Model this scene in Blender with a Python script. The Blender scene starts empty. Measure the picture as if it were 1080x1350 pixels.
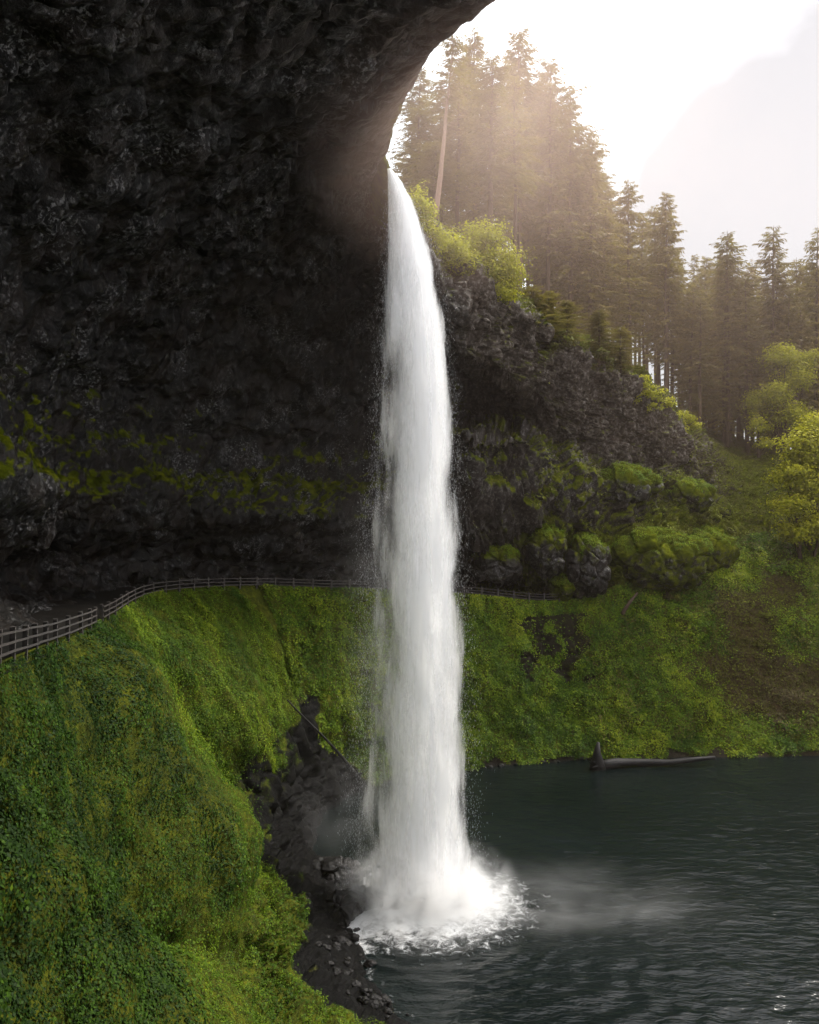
import bpy, math, random
import numpy as np
from mathutils import Vector
random.seed(7)
RNG = np.random.default_rng(11)
SC = bpy.context.scene
COL = SC.collection
F = 1060.0
CAMZ = 31.0

def P(px, py, Y):
    return ((px - 540) / F * Y, Y, CAMZ - (py - 640) / F * Y)

# ------------------------------------------------------------------ noise
def _h(ix, iy, iz, seed):
    n = (ix.astype(np.int64) * 374761393 + iy.astype(np.int64) * 668265263 + iz.astype(np.int64) * 2147483647 + seed * 974634777) & 0xFFFFFFFF
    n = ((n ^ (n >> 13)) * 1274126177) & 0xFFFFFFFF
    n = ((n ^ (n >> 16)) * 2246822519) & 0xFFFFFFFF
    n = n ^ (n >> 15)
    return (n & 0xFFFFFF).astype(np.float64) / 0xFFFFFF

def vnoise(p, seed=0):
    i = np.floor(p); f = p - i; f = f * f * (3 - 2 * f); i = i.astype(np.int64)
    r = 0
    for dx in (0, 1):
        for dy in (0, 1):
            for dz in (0, 1):
                w = (f[:, 0] if dx else 1 - f[:, 0]) * (f[:, 1] if dy else 1 - f[:, 1]) * (f[:, 2] if dz else 1 - f[:, 2])
                r = r + w * _h(i[:, 0] + dx, i[:, 1] + dy, i[:, 2] + dz, seed)
    return r * 2 - 1

def fbm(p, octv=4, seed=0, gain=0.5):
    a, s, t = 1.0, 0, 0
    for o in range(octv):
        s = s + a * vnoise(p * (2.03 ** o) + o * 17.3, seed + o); t += a; a *= gain
    return s / t

def worley(p, seed=0):
    i = np.floor(p).astype(np.int64); f = p - i
    d1 = np.full(len(p), 9.0); d2 = np.full(len(p), 9.0); cid = np.zeros(len(p))
    for dx in (-1, 0, 1):
        for dy in (-1, 0, 1):
            for dz in (-1, 0, 1):
                a, b, c = i[:, 0] + dx, i[:, 1] + dy, i[:, 2] + dz
                q = np.stack([dx + _h(a, b, c, seed) , dy + _h(a, b, c, seed + 1), dz + _h(a, b, c, seed + 2)], 1) - f
                d = np.sqrt((q * q).sum(1)); r = _h(a, b, c, seed + 3)
                closer = d < d1
                d2 = np.where(closer, d1, np.minimum(d2, d)); cid = np.where(closer, r, cid); d1 = np.where(closer, d, d1)
    return d1, d2, cid

def sstep(a, b, x):
    t = np.clip((x - a) / (b - a), 0, 1); return t * t * (3 - 2 * t)

# ------------------------------------------------------------------ mesh helpers
def mk(name, v, f, mat, attrs=None, smooth=False, parent=None):
    v = np.asarray(v, np.float32).reshape(-1, 3)
    me = bpy.data.meshes.new(name)
    if isinstance(f, np.ndarray):
        n, k = f.shape
        me.vertices.add(len(v)); me.vertices.foreach_set('co', v.ravel())
        me.loops.add(n * k); me.loops.foreach_set('vertex_index', f.astype(np.int32).ravel())
        me.polygons.add(n); me.polygons.foreach_set('loop_start', np.arange(0, n * k, k, dtype=np.int32))
    else:
        me.from_pydata([tuple(map(float, a)) for a in v], [], f)
    me.update(calc_edges=True)
    for k_, a in (attrs or {}).items():
        at = me.attributes.new(k_, 'FLOAT', 'POINT'); at.data.foreach_set('value', np.asarray(a, np.float32))
    if smooth: me.polygons.foreach_set('use_smooth', np.ones(len(me.polygons), bool))
    if mat: me.materials.append(mat)
    o = bpy.data.objects.new(name, me); COL.objects.link(o)
    if parent: o.parent = parent
    return o

def tag(o, label=None, cat=None, group=None, kind=None):
    if label: o['label'] = label
    if cat: o['category'] = cat
    if group: o['group'] = group
    if kind: o['kind'] = kind
    return o

def empty(name, loc):
    o = bpy.data.objects.new(name, None); o.empty_display_size = 0.3; COL.objects.link(o); o.location = loc; return o

def gridfaces(n, m):
    a = np.arange((n - 1) * m).reshape(n - 1, m)[:, :-1].ravel()
    return np.stack([a, a + m, a + m + 1, a + 1], 1)

def catmull(C, ts):
    C = np.asarray(C, float); n = len(C)
    ext = np.concatenate([(2 * C[0] - C[1])[None], C, (2 * C[-1] - C[-2])[None]])
    k = np.clip(np.floor(ts).astype(int), 0, n - 2)
    t = (ts - k).reshape((-1,) + (1,) * (C.ndim - 1))
    a, b, c, d = ext[k], ext[k + 1], ext[k + 2], ext[k + 3]
    return 0.5 * (2 * b + (c - a) * t + (2 * a - 5 * b + 4 * c - d) * t * t + (3 * b - a - 3 * c + d) * t ** 3)

def even(C, n):
    ts = np.linspace(0, len(C) - 1, 600); D = catmull(C, ts)
    L = np.linalg.norm(np.diff(D, axis=0), axis=-1)
    if L.ndim > 1: L = L.mean(1)
    L = np.concatenate([[0], np.cumsum(L)])
    return np.interp(np.linspace(0, L[-1], n), L, ts)

def loft(C, n, m):
    C = np.asarray(C, float)
    ts = even(C, n); G = catmull(C, ts)
    Gt = np.transpose(G, (1, 0, 2)); us = even(Gt, m)
    return np.transpose(catmull(Gt, us), (1, 0, 2)), ts, us

def gnormals(G):
    a = np.gradient(G, axis=0); b = np.gradient(G, axis=1)
    n = np.cross(a, b); return n / (np.linalg.norm(n, axis=-1, keepdims=True) + 1e-9)

def tube(pts, rads, seg=8, jit=0.0, rng=RNG, cap=True):
    pts = np.asarray(pts, float); n = len(pts)
    d = np.gradient(pts, axis=0); d /= np.linalg.norm(d, axis=1, keepdims=True) + 1e-9
    up = np.array([0.31, 0.2, 0.93]) if abs(d[0][2]) < 0.9 else np.array([1.0, 0.1, 0])
    V = []
    for i in range(n):
        s = np.cross(d[i], up); s /= np.linalg.norm(s); t = np.cross(s, d[i])
        for j in range(seg):
            a = 2 * math.pi * j / seg; r = rads[i] * (1 + jit * (rng.random() - .5))
            V.append(pts[i] + (s * math.cos(a) + t * math.sin(a)) * r)
    Fc = [(i * seg + j, i * seg + (j + 1) % seg, (i + 1) * seg + (j + 1) % seg, (i + 1) * seg + j) for i in range(n - 1) for j in range(seg)]
    if cap:
        V += [pts[0], pts[-1]]; b = n * seg
        for j in range(seg):
            j2 = (j + 1) % seg
            Fc.append((b, j2, j, j)); Fc.append((b + 1, (n - 1) * seg + j, (n - 1) * seg + j2, (n - 1) * seg + j2))
    return np.array(V), Fc

class MB:
    def __init__(s): s.v = []; s.f = []; s.n = 0
    def add(s, V, Fc):
        s.v.append(np.asarray(V, float)); s.f += [tuple(dict.fromkeys(i + s.n for i in q)) for q in Fc]; s.n += len(V); return s
    def tube(s, *a, **k): return s.add(*tube(*a, **k))
    def box(s, c, ax, ay, az):
        c = np.array(c, float); ax, ay, az = map(lambda q: np.array(q, float), (ax, ay, az))
        V = [c + i * ax + j * ay + k * az for i in (-1, 1) for j in (-1, 1) for k in (-1, 1)]
        return s.add(V, [(0, 1, 3, 2), (4, 6, 7, 5), (0, 4, 5, 1), (2, 3, 7, 6), (0, 2, 6, 4), (1, 5, 7, 3)])
    def build(s, name, mat, parent=None, smooth=False, attrs=None):
        return mk(name, np.concatenate(s.v), s.f, mat, attrs, smooth, parent)

# ------------------------------------------------------------------ materials
class NT:
    def __init__(s, name):
        s.m = bpy.data.materials.new(name); s.m.use_nodes = True; s.t = s.m.node_tree; s.N = s.t.nodes; s.L = s.t.links
        s.out = s.N['Material Output']; s.bsdf = s.N['Principled BSDF']
    def n(s, typ, **kw):
        nd = s.N.new(typ)
        for k, v in kw.items():
            if k.startswith('i_'):
                key = k[2:]; nd.inputs[int(key) if key.isdigit() else key.replace('_', ' ')].default_value = v
            else: setattr(nd, k, v)
        return nd
    def l(s, a, b): s.L.new(a, b)
    def attr(s, name): return s.n('ShaderNodeAttribute', attribute_name=name).outputs['Fac']
    def coord(s): return s.n('ShaderNodeTexCoord').outputs['Object']
    def noise(s, scale, detail=4, rough=.55, vec=None, dist=0):
        nd = s.n('ShaderNodeTexNoise', i_Scale=scale, i_Detail=detail, i_Roughness=rough, i_Distortion=dist)
        s.l(vec if vec is not None else s.coord(), nd.inputs['Vector']); return nd.outputs['Fac']
    def mapv(s, scale, vec=None):
        nd = s.n('ShaderNodeMapping'); nd.inputs['Scale'].default_value = scale
        s.l(vec if vec is not None else s.coord(), nd.inputs['Vector']); return nd.outputs[0]
    def ramp(s, fac, stops):
        nd = s.n('ShaderNodeValToRGB'); e = nd.color_ramp.elements
        while len(e) < len(stops): e.new(.5)
        for k, (p, c) in enumerate(stops):
            e[k].position = p; e[k].color = (*c, 1) if len(c) == 3 else c
        s.l(fac, nd.inputs[0]); return nd.outputs[0]
    def math(s, op, a, b=None, c=None, clamp=False):
        nd = s.n('ShaderNodeMath', operation=op, use_clamp=clamp)
        for k, x in enumerate((a, b, c)):
            if x is None: continue
            if isinstance(x, (int, float)): nd.inputs[k].default_value = x
            else: s.l(x, nd.inputs[k])
        return nd.outputs[0]
    def mix(s, fac, a, b):
        nd = s.n('ShaderNodeMix', data_type='RGBA')
        for sock, x in ((nd.inputs[0], fac), (nd.inputs[6], a), (nd.inputs[7], b)):
            if isinstance(x, (int, float)): sock.default_value = x
            elif isinstance(x, tuple): sock.default_value = (*x, 1)
            else: s.l(x, sock)
        return nd.outputs[2]
    def sm(s, x, a, b):
        nd = s.n('ShaderNodeMapRange', interpolation_type='SMOOTHSTEP'); nd.inputs[1].default_value = a; nd.inputs[2].default_value = b
        s.l(x, nd.inputs[0]); return nd.outputs[0]
    def bump(s, h, strength=.5, dist=.1):
        nd = s.n('ShaderNodeBump', i_Strength=strength, i_Distance=dist); s.l(h, nd.inputs['Height']); s.l(nd.outputs[0], s.bsdf.inputs['Normal'])
    def set(s, **kw):
        for k, v in kw.items():
            i = s.bsdf.inputs[k.replace('_', ' ')]
            if isinstance(v, (int, float)): i.default_value = v
            elif isinstance(v, tuple): i.default_value = (*v, 1)
            else: s.l(v, i)
        return s.m

MOSS = [(.2, (.020, .026, .003)), (.5, (.064, .076, .005)), (.8, (.15, .155, .008))]
def mat_rock():
    t = NT('basalt')
    n1 = t.noise(.35, 5); n2 = t.noise(2.6, 6, .65); n3 = t.noise(.9, 3)
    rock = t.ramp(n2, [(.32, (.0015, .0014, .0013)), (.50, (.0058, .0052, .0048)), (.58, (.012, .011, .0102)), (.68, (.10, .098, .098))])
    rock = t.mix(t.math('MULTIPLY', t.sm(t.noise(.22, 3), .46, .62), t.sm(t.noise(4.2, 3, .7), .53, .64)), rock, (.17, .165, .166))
    rock = t.mix(t.attr('dry_lit'), rock, t.ramp(n2, [(.34, (.008, .0065, .005)), (.48, (.036, .028, .022)), (.57, (.082, .068, .057)), (.69, (.20, .182, .168))]))  # paler ramp for drier rock, with daylight also put into the colour
    rock = t.mix(t.math('MULTIPLY', t.sm(n1, .42, .62), t.math('SUBTRACT', 1.0, t.math('MULTIPLY', t.attr('dry_lit'), .6))), rock, t.mix(.5, rock, (.013, .008, .005)))
    moss = t.ramp(n3, MOSS); moss = t.mix(t.sm(n2, .35, .6), t.mix(.5, moss, (.02, .025, .004)), moss)
    m = t.math('ADD', t.attr('moss'), t.math('MULTIPLY', t.math('SUBTRACT', t.noise(1.1, 5, .7), .5), 1.5))
    mf = t.sm(m, .42, .62)
    t.bump(t.math('ADD', n2, t.math('MULTIPLY', t.noise(9, 4, .7), .5)), .9, .16)
    rg = t.math('ADD', t.math('MULTIPLY', mf, .4), t.math('MULTIPLY', t.math('SUBTRACT', 1.0, n2), .75), clamp=True)
    return t.set(Base_Color=t.mix(mf, rock, moss), Roughness=rg, Specular_IOR_Level=t.math('MULTIPLY', t.math('MULTIPLY', t.math('SUBTRACT', 1.0, mf), t.math('SUBTRACT', 1.0, t.math('MULTIPLY', t.attr('dry_lit'), .8))), .16))
def mat_slope():
    t = NT('mossy_bank')
    n1 = t.noise(.25, 4); n2 = t.noise(3, 5, .7)
    moss = t.ramp(t.noise(.8, 5, .65), MOSS)
    moss = t.mix(t.sm(n2, .35, .65), t.mix(.6, moss, (.012, .016, .003)), moss)
    dirt = t.ramp(n2, [(.3, (.001, .001, .001)), (.58, (.0028, .0027, .0027)), (.75, (.016, .0155, .016))])
    brown = t.ramp(n2, [(.3, (.02, .013, .006)), (.6, (.06, .04, .015)), (.8, (.10, .085, .02))])
    soil = t.mix(t.attr('brown'), dirt, brown)
    v = t.math('ADD', t.attr('veg'), t.math('MULTIPLY', t.math('SUBTRACT', t.noise(.9, 6, .7), .5), 1.2))
    vf = t.sm(v, .4, .6)
    t.bump(t.math('ADD', n2, t.math('MULTIPLY', t.noise(12, 4, .7), .6)), .8, .15)
    return t.set(Base_Color=t.mix(vf, soil, moss), Roughness=t.math('ADD', t.math('MULTIPLY', vf, .35), .5), Specular_IOR_Level=.09)
def mat_leaf(name, cols, trans=.35, rough=.62, spec=.12, vary=False):
    t = NT(name); fac = t.attr('tint')
    if vary:
        oi = t.n('ShaderNodeObjectInfo').outputs['Random']
        fac = t.math('ADD', fac, t.math('MULTIPLY', t.math('SUBTRACT', oi, .5), .5), clamp=True)
    c = t.ramp(fac, cols)
    if vary: c = t.mix(t.math('MULTIPLY', t.math('FRACT', t.math('MULTIPLY', oi, 7.31)), .55), c, t.mix(.5, c, (.06, .062, .012)))
    t.set(Base_Color=c, Roughness=rough, Specular_IOR_Level=spec)
    tr = t.n('ShaderNodeBsdfTranslucent'); t.l(t.mix(.25, c, (.5, .5, .02)), tr.inputs[0]) if trans > .3 else t.l(c, tr.inputs[0])
    mx = t.n('ShaderNodeMixShader'); mx.inputs[0].default_value = trans
    t.l(t.bsdf.outputs[0], mx.inputs[1]); t.l(tr.outputs[0], mx.inputs[2]); t.l(mx.outputs[0], t.out.inputs[0])
    return t.m
def mat_wood(name, a, b, scale=(6, 6, 1), rough=.8, spec=.2):
    t = NT(name)
    n = t.noise(3, 6, .65, t.mapv(scale)); t.bump(n, .6, .03)
    return t.set(Base_Color=t.ramp(n, [(.3, a), (.7, b)]), Roughness=rough, Specular_IOR_Level=spec)

M_ROCK = mat_rock(); M_SLOPE = mat_slope()
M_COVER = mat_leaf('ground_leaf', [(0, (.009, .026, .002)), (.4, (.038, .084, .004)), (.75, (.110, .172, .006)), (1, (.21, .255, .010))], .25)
M_BRUSH = mat_leaf('brush_leaf', [(0, (.028, .026, .005)), (.35, (.065, .058, .009)), (.7, (.10, .115, .010)), (1, (.20, .21, .02))], .25)
M_MAPLE = mat_leaf('maple_leaf', [(0, (.10, .11, .007)), (.5, (.30, .30, .014)), (1, (.52, .48, .025))], .4)
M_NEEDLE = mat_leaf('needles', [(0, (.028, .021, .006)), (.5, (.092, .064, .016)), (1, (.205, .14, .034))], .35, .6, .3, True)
M_BARK = mat_wood('bark', (.03, .020, .014), (.095, .062, .045), (5, 5, .8), .9)
M_PALEBARK = mat_wood('pale_bark', (.16, .10, .075), (.34, .22, .17), (5, 5, .6), .9)
M_FENCE = mat_wood('weathered_wood', (.026, .023, .021), (.09, .079, .074), (4, 4, 3), .75)
M_LOG = mat_wood('wet_log', (.004, .0038, .0038), (.026, .024, .024), (1.0, 6, 6), .6, .25)

# ------------------------------------------------------------------ control sections
S = [  # row: trail edge, ..., shore, under water
 [(10,-14,31),(14,-8,25),(20,-2,19),(28,5,13),(37,11,8),(46,17,4),(54,21,1.2),(60,24,0)],
 [(-1.6,-.8,29.0),(1.5,2.2,22.5),(8,8,17),(13,13,11),(18,18,7),(23,22,3.5),(27,25,1.2),(30,27,0)],
 [(-6.6,7.5,27.9),(-5.8,9,21),(-2.5,16,15.5),(0,21,11),(3,27,7),(6,32,3.6),(8.5,35,1.2),(10,37,0)],
 [(-11,20,26),(-10,17.8,20.2),(-8.6,20,16.6),(-6.8,25,12.4),(-4.4,31.5,8.6),(-2,37,4.6),(.2,42.5,1.4),(1.5,45,0)],
 [(-12.7,25,25.4),(-12.0,25,22.5),(-11,25,19.5),(-9.6,29,14.6),(-7.4,34.5,9.2),(-5.2,40,4.8),(-2.8,46,1.3),(-1.2,48.5,0)],
 [(-15.8,36,23.9),(-13.9,34.6,20.2),(-12.4,33.6,15.2),(-11.8,34.8,11.6),(-8.9,41.5,6.4),(-6.8,46.5,3.4),(-5,50.8,1.3),(-3.2,53,0)],
 [(-16.8,42,23.4),(-13.4,44,21.2),(-11.6,45.2,16.6),(-8.5,44.8,11.3),(-8.9,43.6,7.8),(-7.6,49,4.3),(-5.8,54,1.4),(-3.9,56.5,0)],
 [(-19.4,52,22.4),(-17.4,55,17.2),(-15.6,57.6,11),(-13,58.6,7),(-10,56,5),(-8.5,58,3.2),(-6.5,60.5,1.2),(-5,61.5,0)],
 [(-20.8,66,22),(-16.5,65,17.5),(-13,64.5,12),(-11.5,65,8),(-10.5,66,5),(-9.8,67,3),(-9,68,1.5),(-8.2,68.5,0)],
 [(-16.5,79,20.9),(-13.6,76.5,16.5),(-11.5,75,11.5),(-10,74.5,7),(-9.3,74.5,4),(-8.8,75,2),(-8.4,75,1),(-8,75.5,0)],
 [(-9,86.5,19.8),(-8,83.5,15.5),(-7,82,10.5),(-6.3,81.5,6.5),(-5.8,81.5,4),(-5.3,81.5,2),(-5,81.5,1),(-4.8,81.5,0)],
 [(-1.7,91,19),(-1.2,88.5,14),(-.8,87.5,10),(-.6,86.8,6.5),(-.4,86.2,4),(-.2,85.7,2),(-.1,85.4,1),(0,85,0)],
 [(7.3,94,18.1),(7.4,92.5,13.5),(7.4,91.5,9),(7.2,90.5,5.5),(7.1,89.8,3.4),(7,89.2,1.8),(6.9,88.6,.8),(6.8,88,0)],
 [(18.2,100,16.5),(18.3,98,12.5),(18.6,96,9),(18.9,94.5,6),(19.1,93.2,3.6),(19.3,92.2,1.8),(19.4,91.5,.8),(19.5,91,0)],
 [(27,103.5,18),(28,101,13.5),(29,98.5,9.5),(29.5,96,6.2),(29.8,94.2,3.6),(30,93,1.8),(30,92.2,.8),(30,91.5,0)],
 [(39,108,22.5),(39,104,17.5),(39.3,100.5,12.5),(39.6,97.5,8),(39.8,95.2,4.6),(40,93.6,2.2),(40,92.7,.8),(40,92,0)],
 [(52,109,25),(51.5,105,19.5),(51,101,14),(50.6,97.5,9),(50.3,95,5),(50,93.2,2.2),(50,92.3,.8),(50,91.5,0)],
 [(68,104,27),(66.5,100,21),(65,96.5,15),(64,93,9.5),(63,90,5),(62.5,88,2.2),(62.2,87,.8),(62,86,0)],
 [(84,90,28),(81,87,22),(78,84,15.5),(75.5,81,10),(73.5,79,5.5),(72,77.5,2.2),(71,76.6,.8),(70,76,0)],
 [(100,64,28),(96,62,22),(92,60,15.5),(89,58,10),(86.5,57,5.5),(84.5,56,2.2),(83.5,55.4,.8),(82,55,0)],
]
TRAIL = np.array([s[0] for s in S], float)
tang = np.gradient(TRAIL, axis=0); tang[:, 2] = 0; tang /= np.linalg.norm(tang, axis=1, keepdims=True)
OUT = np.stack([-tang[:, 1], tang[:, 0], tang[:, 2]], 1)      # away from the pool
Sx = []
for i, s in enumerate(S):
    s = [np.array(q, float) for q in s]
    u = s[-1] - s[-2]; u[2] = 0; u /= np.linalg.norm(u) + 1e-9
    Sx.append([s[0] + OUT[i] * 6 + (0, 0, -.5), s[0] + OUT[i] * .5 + (0, 0, -.12)] + s + [s[-1] + u * 1.5 + (0, 0, -1.0), s[-1] + u * 5 + (0, 0, -4)])

G, ts, us = loft(Sx, 760, 230)
N = gnormals(G)
if N[380, 100, 2] < 0: N = -N
flat = G.reshape(-1, 3); nf = N.reshape(-1, 3)
TS = np.repeat(ts, len(us)); US = np.tile(us, len(ts))
amp = sstep(2.0, 3.2, US) * np.clip((flat[:, 2] + 1.5) / 5, .12, 1)
d = 1.1 * fbm(flat / 6.5, 4, 3) + .55 * fbm(flat / 1.9, 4, 5)
w1, w2, wc = worley(flat * np.array([.55, .55, .4]), 9)
crag = sstep(12.3, 12.8, TS) * (1 - sstep(13.2, 13.8, TS)) * (1 - sstep(3.4, 5, US)) * sstep(2.2, 2.8, US) + sstep(6.6, 7.4, TS) * (1 - sstep(10.4, 11, TS)) * sstep(4, 5.5, US)
d = d + crag * (.6 * (wc - .5) - .35 * (1 - sstep(0, .25, w2 - w1)))
s1, s2, s3 = worley(flat * .9, 19)
d = d + sstep(5.6, 6.6, US) * sstep(3.0, 3.6, TS) * (1 - sstep(9.5, 10.5, TS)) * (1.1 * (s3 - .5) - .4 * (1 - sstep(0, .3, s2 - s1)))
# gullies running down the slope
d = d + sstep(6.5, 8, TS) * (1 - sstep(11.5, 12, TS)) * .35 * vnoise(np.stack([TS * 9, US * .35, US * 0], 1), 21)
GD = flat + nf * (d * amp)[:, None]
z = GD[:, 2]
left = 1 - sstep(9.6, 10.6, TS)
gul = sstep(6.5, 7.2, TS) * (1 - sstep(9.6, 10.4, TS))
near = 1 - sstep(3.2, 4.4, TS)
lim = -.3 + .8 * left + left * 2.0 * (1 - near) + gul * 1.6 + .6 * near
veg = sstep(-1.0, 1.6, z - lim + fbm(flat / 2.2, 3, 31) * 1.6)
rock_patch = sstep(.42, .6, fbm(flat / 3.2, 3, 41) * .5 + .5 + crag * .12)
veg = veg * (1 - .6 * rock_patch * sstep(.1, .4, crag)) * (1 - .5 * near * sstep(.55, .7, fbm(flat / 1.7, 3, 44) * .5 + .5))
veg = veg * (1 - .8 * sstep(.3, .6, vnoise(np.stack([TS * 4, US * 1.2, US * 0], 1), 51)) * gul * sstep(13, 9, z))
brown = np.clip(sstep(13.6, 15.2, TS) * (.35 + fbm(flat / 7, 3, 61) * 1.0) + .15 * sstep(11, 12, TS), 0, 1)
veg = np.where(brown > 0, veg * (1 - .75 * brown), veg)
slope = mk('terrain', GD, gridfaces(len(ts), len(us)), M_SLOPE, dict(veg=veg, brown=brown), True)
tag(slope, kind='structure')

# ------------------------------------------------------------------ path
pts_o = catmull(TRAIL[:15], even(TRAIL[:15], 160)); o_ = catmull(OUT[:15], even(TRAIL[:15], 160))
rows = []
for k, w in enumerate((-.15, .4, 1.4, 2.6, 3.6, 5.0)):
    q = pts_o + o_ * w; q[:, 2] += (0.02, .10, .10, .12, .14, .3)[k] if k else -.25
    q[:, 2] += .05 * vnoise(q / 1.1, 71); rows.append(q)
pm = NT('trodden_earth'); nn = pm.noise(2.5, 6, .7); pm.bump(nn, .6, .1)
pm.set(Base_Color=pm.ramp(nn, [(.3, (.004, .0035, .003)), (.7, (.016, .014, .012))]), Roughness=.9, Specular_IOR_Level=.1)
PG = np.transpose(np.array(rows), (1, 0, 2))
tag(mk('path', PG.reshape(-1, 3), gridfaces(160, 6), pm.m, None, True), kind='structure')

# ------------------------------------------------------------------ rock amphitheatre
RIM = [(40,-4,58),(32,6,57.5),(24,16,57),(17,25,56.6),(12.5,30,56.4),(9,34.5,56.2),(6.5,38,56.1),(3.6,42.5,56),(1.0,47.5,56),(-.7,53.5,56),(-1.5,58.5,55.8)]
R = []
for i in range(11):
    f0 = TRAIL[i] + OUT[i] * 3.4; E = np.array(RIM[i], float); o = OUT[i]; z0 = f0[2]
    hz = lambda k, dz: np.array([*(f0 + (E - f0) * k)[:2], E[2] - dz])
    back = (f0 - E); back[2] = 0; back /= np.linalg.norm(back)
    R.append([f0 + (0, 0, -.4), f0 + o * 4.5 + (0, 0, 2.2), f0 + o * 2.2 + (0, 0, 4.6), f0 - o * .4 + (0, 0, 8), f0 + o * 1.2 + (0, 0, 11.2), f0 + o * 2.2 + (0, 0, 15),
              f0 - o * .2 + (0, 0, 19.5), hz(.2, 9), hz(.5, 4.2), hz(.84, 1.3), E, E - back * .3 + (0, 0, 2.4 if i < 9 else .7), E + back * 7 + (0, 0, 4.5 if i < 9 else 1.5), E + back * 45 + (0, 0, 7)])
def RS(l, e1=(2, 9, 2.5), e2=(8, 34, 5)):
    q = [np.array(P(*a), float) for a in l]; return q + [q[-1] + e1, q[-1] + e2]
R.append(RS([(519,783,94.5),(516,745,97),(511,705,95),(507,645,95),(505,605,96),(505,552,96),(503,480,93),(500,400,86),(500,330,78),(503,272,70),(507,231,63.6),(511,221,62)], (.6, 9, -1.5), (5, 45, -6)))
R.append(RS([(605,787,98),(608,757,107),(608,722,99),(606,690,92),(604,592,91),(604,570,91),(606,551,108),(606,482,108),(597,462,84),(592,420,79),(588,375,76),(584,345,76)]))
R.append(RS([(655,790,100),(657,770,107),(655,742,101),(655,700,95),(655,592,94),(655,570,94),(655,552,109),(652,507,109),(655,489,90),(650,440,87),(645,400,84.5),(640,375,84)]))
R.append(RS([(700,797,102),(702,780,106),(703,755,100.5),(700,692,97),(700,602,96.5),(700,580,97),(705,560,101.5),(702,532,101),(700,512,97),(698,470,95),(695,440,93),(690,415,92)], (2, 10, 3), (8, 36, 7)))
R.append(RS([(760,797,103),(760,775,103),(760,733,101),(765,692,100),(765,642,100.5),(765,614,102.5),(770,597,105),(768,572,105),(766,542,104),(764,510,103),(762,475,102),(760,455,102)], (2, 9, 2), (6, 34, 2)))
R.append(RS([(815,785,105),(820,755,104),(825,712,103.5),(830,692,105),(835,662,106),(838,634,108),(840,617,110),(838,592,110),(836,562,109.5),(834,530,109),(832,505,109),(830,490,110)], (3, 9, 1.5), (8, 34, 1)))
R.append(RS([(905,750,109),(910,722,108.5),(910,692,109),(908,667,110.5),(905,652,112),(903,640,113),(900,625,114),(905,605,114.5),(907,590,115),(905,577,115.5),(903,567,116),(900,558,117.5)], (3, 9, .6), (8, 34, -1)))
R.append(RS([(965,722,111.5),(965,708,112.5),(965,694,113.5),(964,680,115),(963,668,116.5),(962,658,118),(961,648,119.5),(960,638,121),(959,628,123),(958,618,125),(957,608,127),(956,600,129)], (3, 9, .6), (8, 34, -1)))
R.append(RS([(1060,705,112),(1060,694,113),(1060,684,114),(1058,674,115.5),(1056,664,117),(1055,655,118.5),(1054,646,120),(1052,637,122),(1050,628,124),(1048,618,126),(1046,610,128.5),(1044,603,131)], (3, 9, .6), (8, 34, -1)))
R.append([np.array((70, 105, 26.3)) + np.array((k * 1.1, k * 1.9, k * .9)) for k in range(14)])
R.append([np.array((88, 90, 27.5)) + np.array((k * 1.8, k * 1.4, k * .9)) for k in range(14)])
G2, t2, u2 = loft(R, 900, 330)
N2 = gnormals(G2)
c_ = N2[300, 60]
if c_[0] < 0 : N2 = -N2      # left wall faces +x
p = G2.reshape(-1, 3); n = N2.reshape(-1, 3); TR_ = np.repeat(t2, len(u2)); UR = np.tile(u2, len(t2))
rim_damp = 1 - .75 * sstep(8.6, 9.8, UR) * (1 - sstep(11.5, 12.5, TR_))
soft = sstep(17.3, 18.6, TR_)                 # grassy hillside at the right end
warp = np.stack([fbm(p / 2.5, 3, 81), fbm(p / 2.5, 3, 82), fbm(p / 2.5, 3, 83)], 1) * .9
q = p + warp
a1, a2, ac = worley(q * np.array([.30, .30, .24]), 91)
b1, b2, bc = worley(q * np.array([.85, .85, .55]), 92)
cw = fbm(p / 7, 3, 95)
ledge = np.abs(((p[:, 2] + 1.5 * cw) / 3.4) % 1 - .5) * 2
dr = 1.1 * fbm(p / 8, 4, 101) + 1.0 * (ac - .5) + .50 * (bc - .5) - .35 * (1 - sstep(0, .2, b2 - b1)) + .25 * fbm(p / .9, 3, 102) + .45 * (ledge - .5)
rt_ = sstep(11.6, 12.4, TR_)
c1, c2, cc = worley(q * np.array([.75, .75, .22]), 97)
dr = dr + rt_ * (1.5 * (ac - .5) + .75 * (cc - .5) - .5 * (1 - sstep(0, .16, c2 - c1)) - .35 * (ledge - .5))
dr = dr * rim_damp * (1 - .75 * soft)
PR = p + n * dr[:, None]
GR = PR.reshape(G2.shape); NR = gnormals(GR).reshape(-1, 3)
if c_[0] < 0: NR = -NR
upn = NR[:, 2]
m_ = .03 + .07 * sstep(9.5, 7, TR_) * (1 - sstep(5.5, 7, UR)) * sstep(2.2, 3.2, UR) + .10 * (1 - sstep(5.5, 7, UR)) * (1 - sstep(11, 12, TR_)) + .50 * sstep(.05, .6, upn) + .30 * fbm(p / 5, 3, 111)
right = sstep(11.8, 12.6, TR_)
m_ = m_ + right * (.20 + .12 * sstep(12.5, 15, TR_)) - .5 * (1 - right) * sstep(3, 1.5, UR)
m_ = m_ + .45 * sstep(9.3, 10.2, UR) * (1 - sstep(10.9, 11.6, TR_)) * sstep(7, 10, TR_)
m_ = m_ + .35 * sstep(3.4, 2, UR) * sstep(13, 14, TR_) + .12 * soft + .35 * sstep(11, 12, UR)
m_ = m_ - .25 * (1 - right) * sstep(6.5, 8, UR) * sstep(9.2, 8.4, UR)
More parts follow.
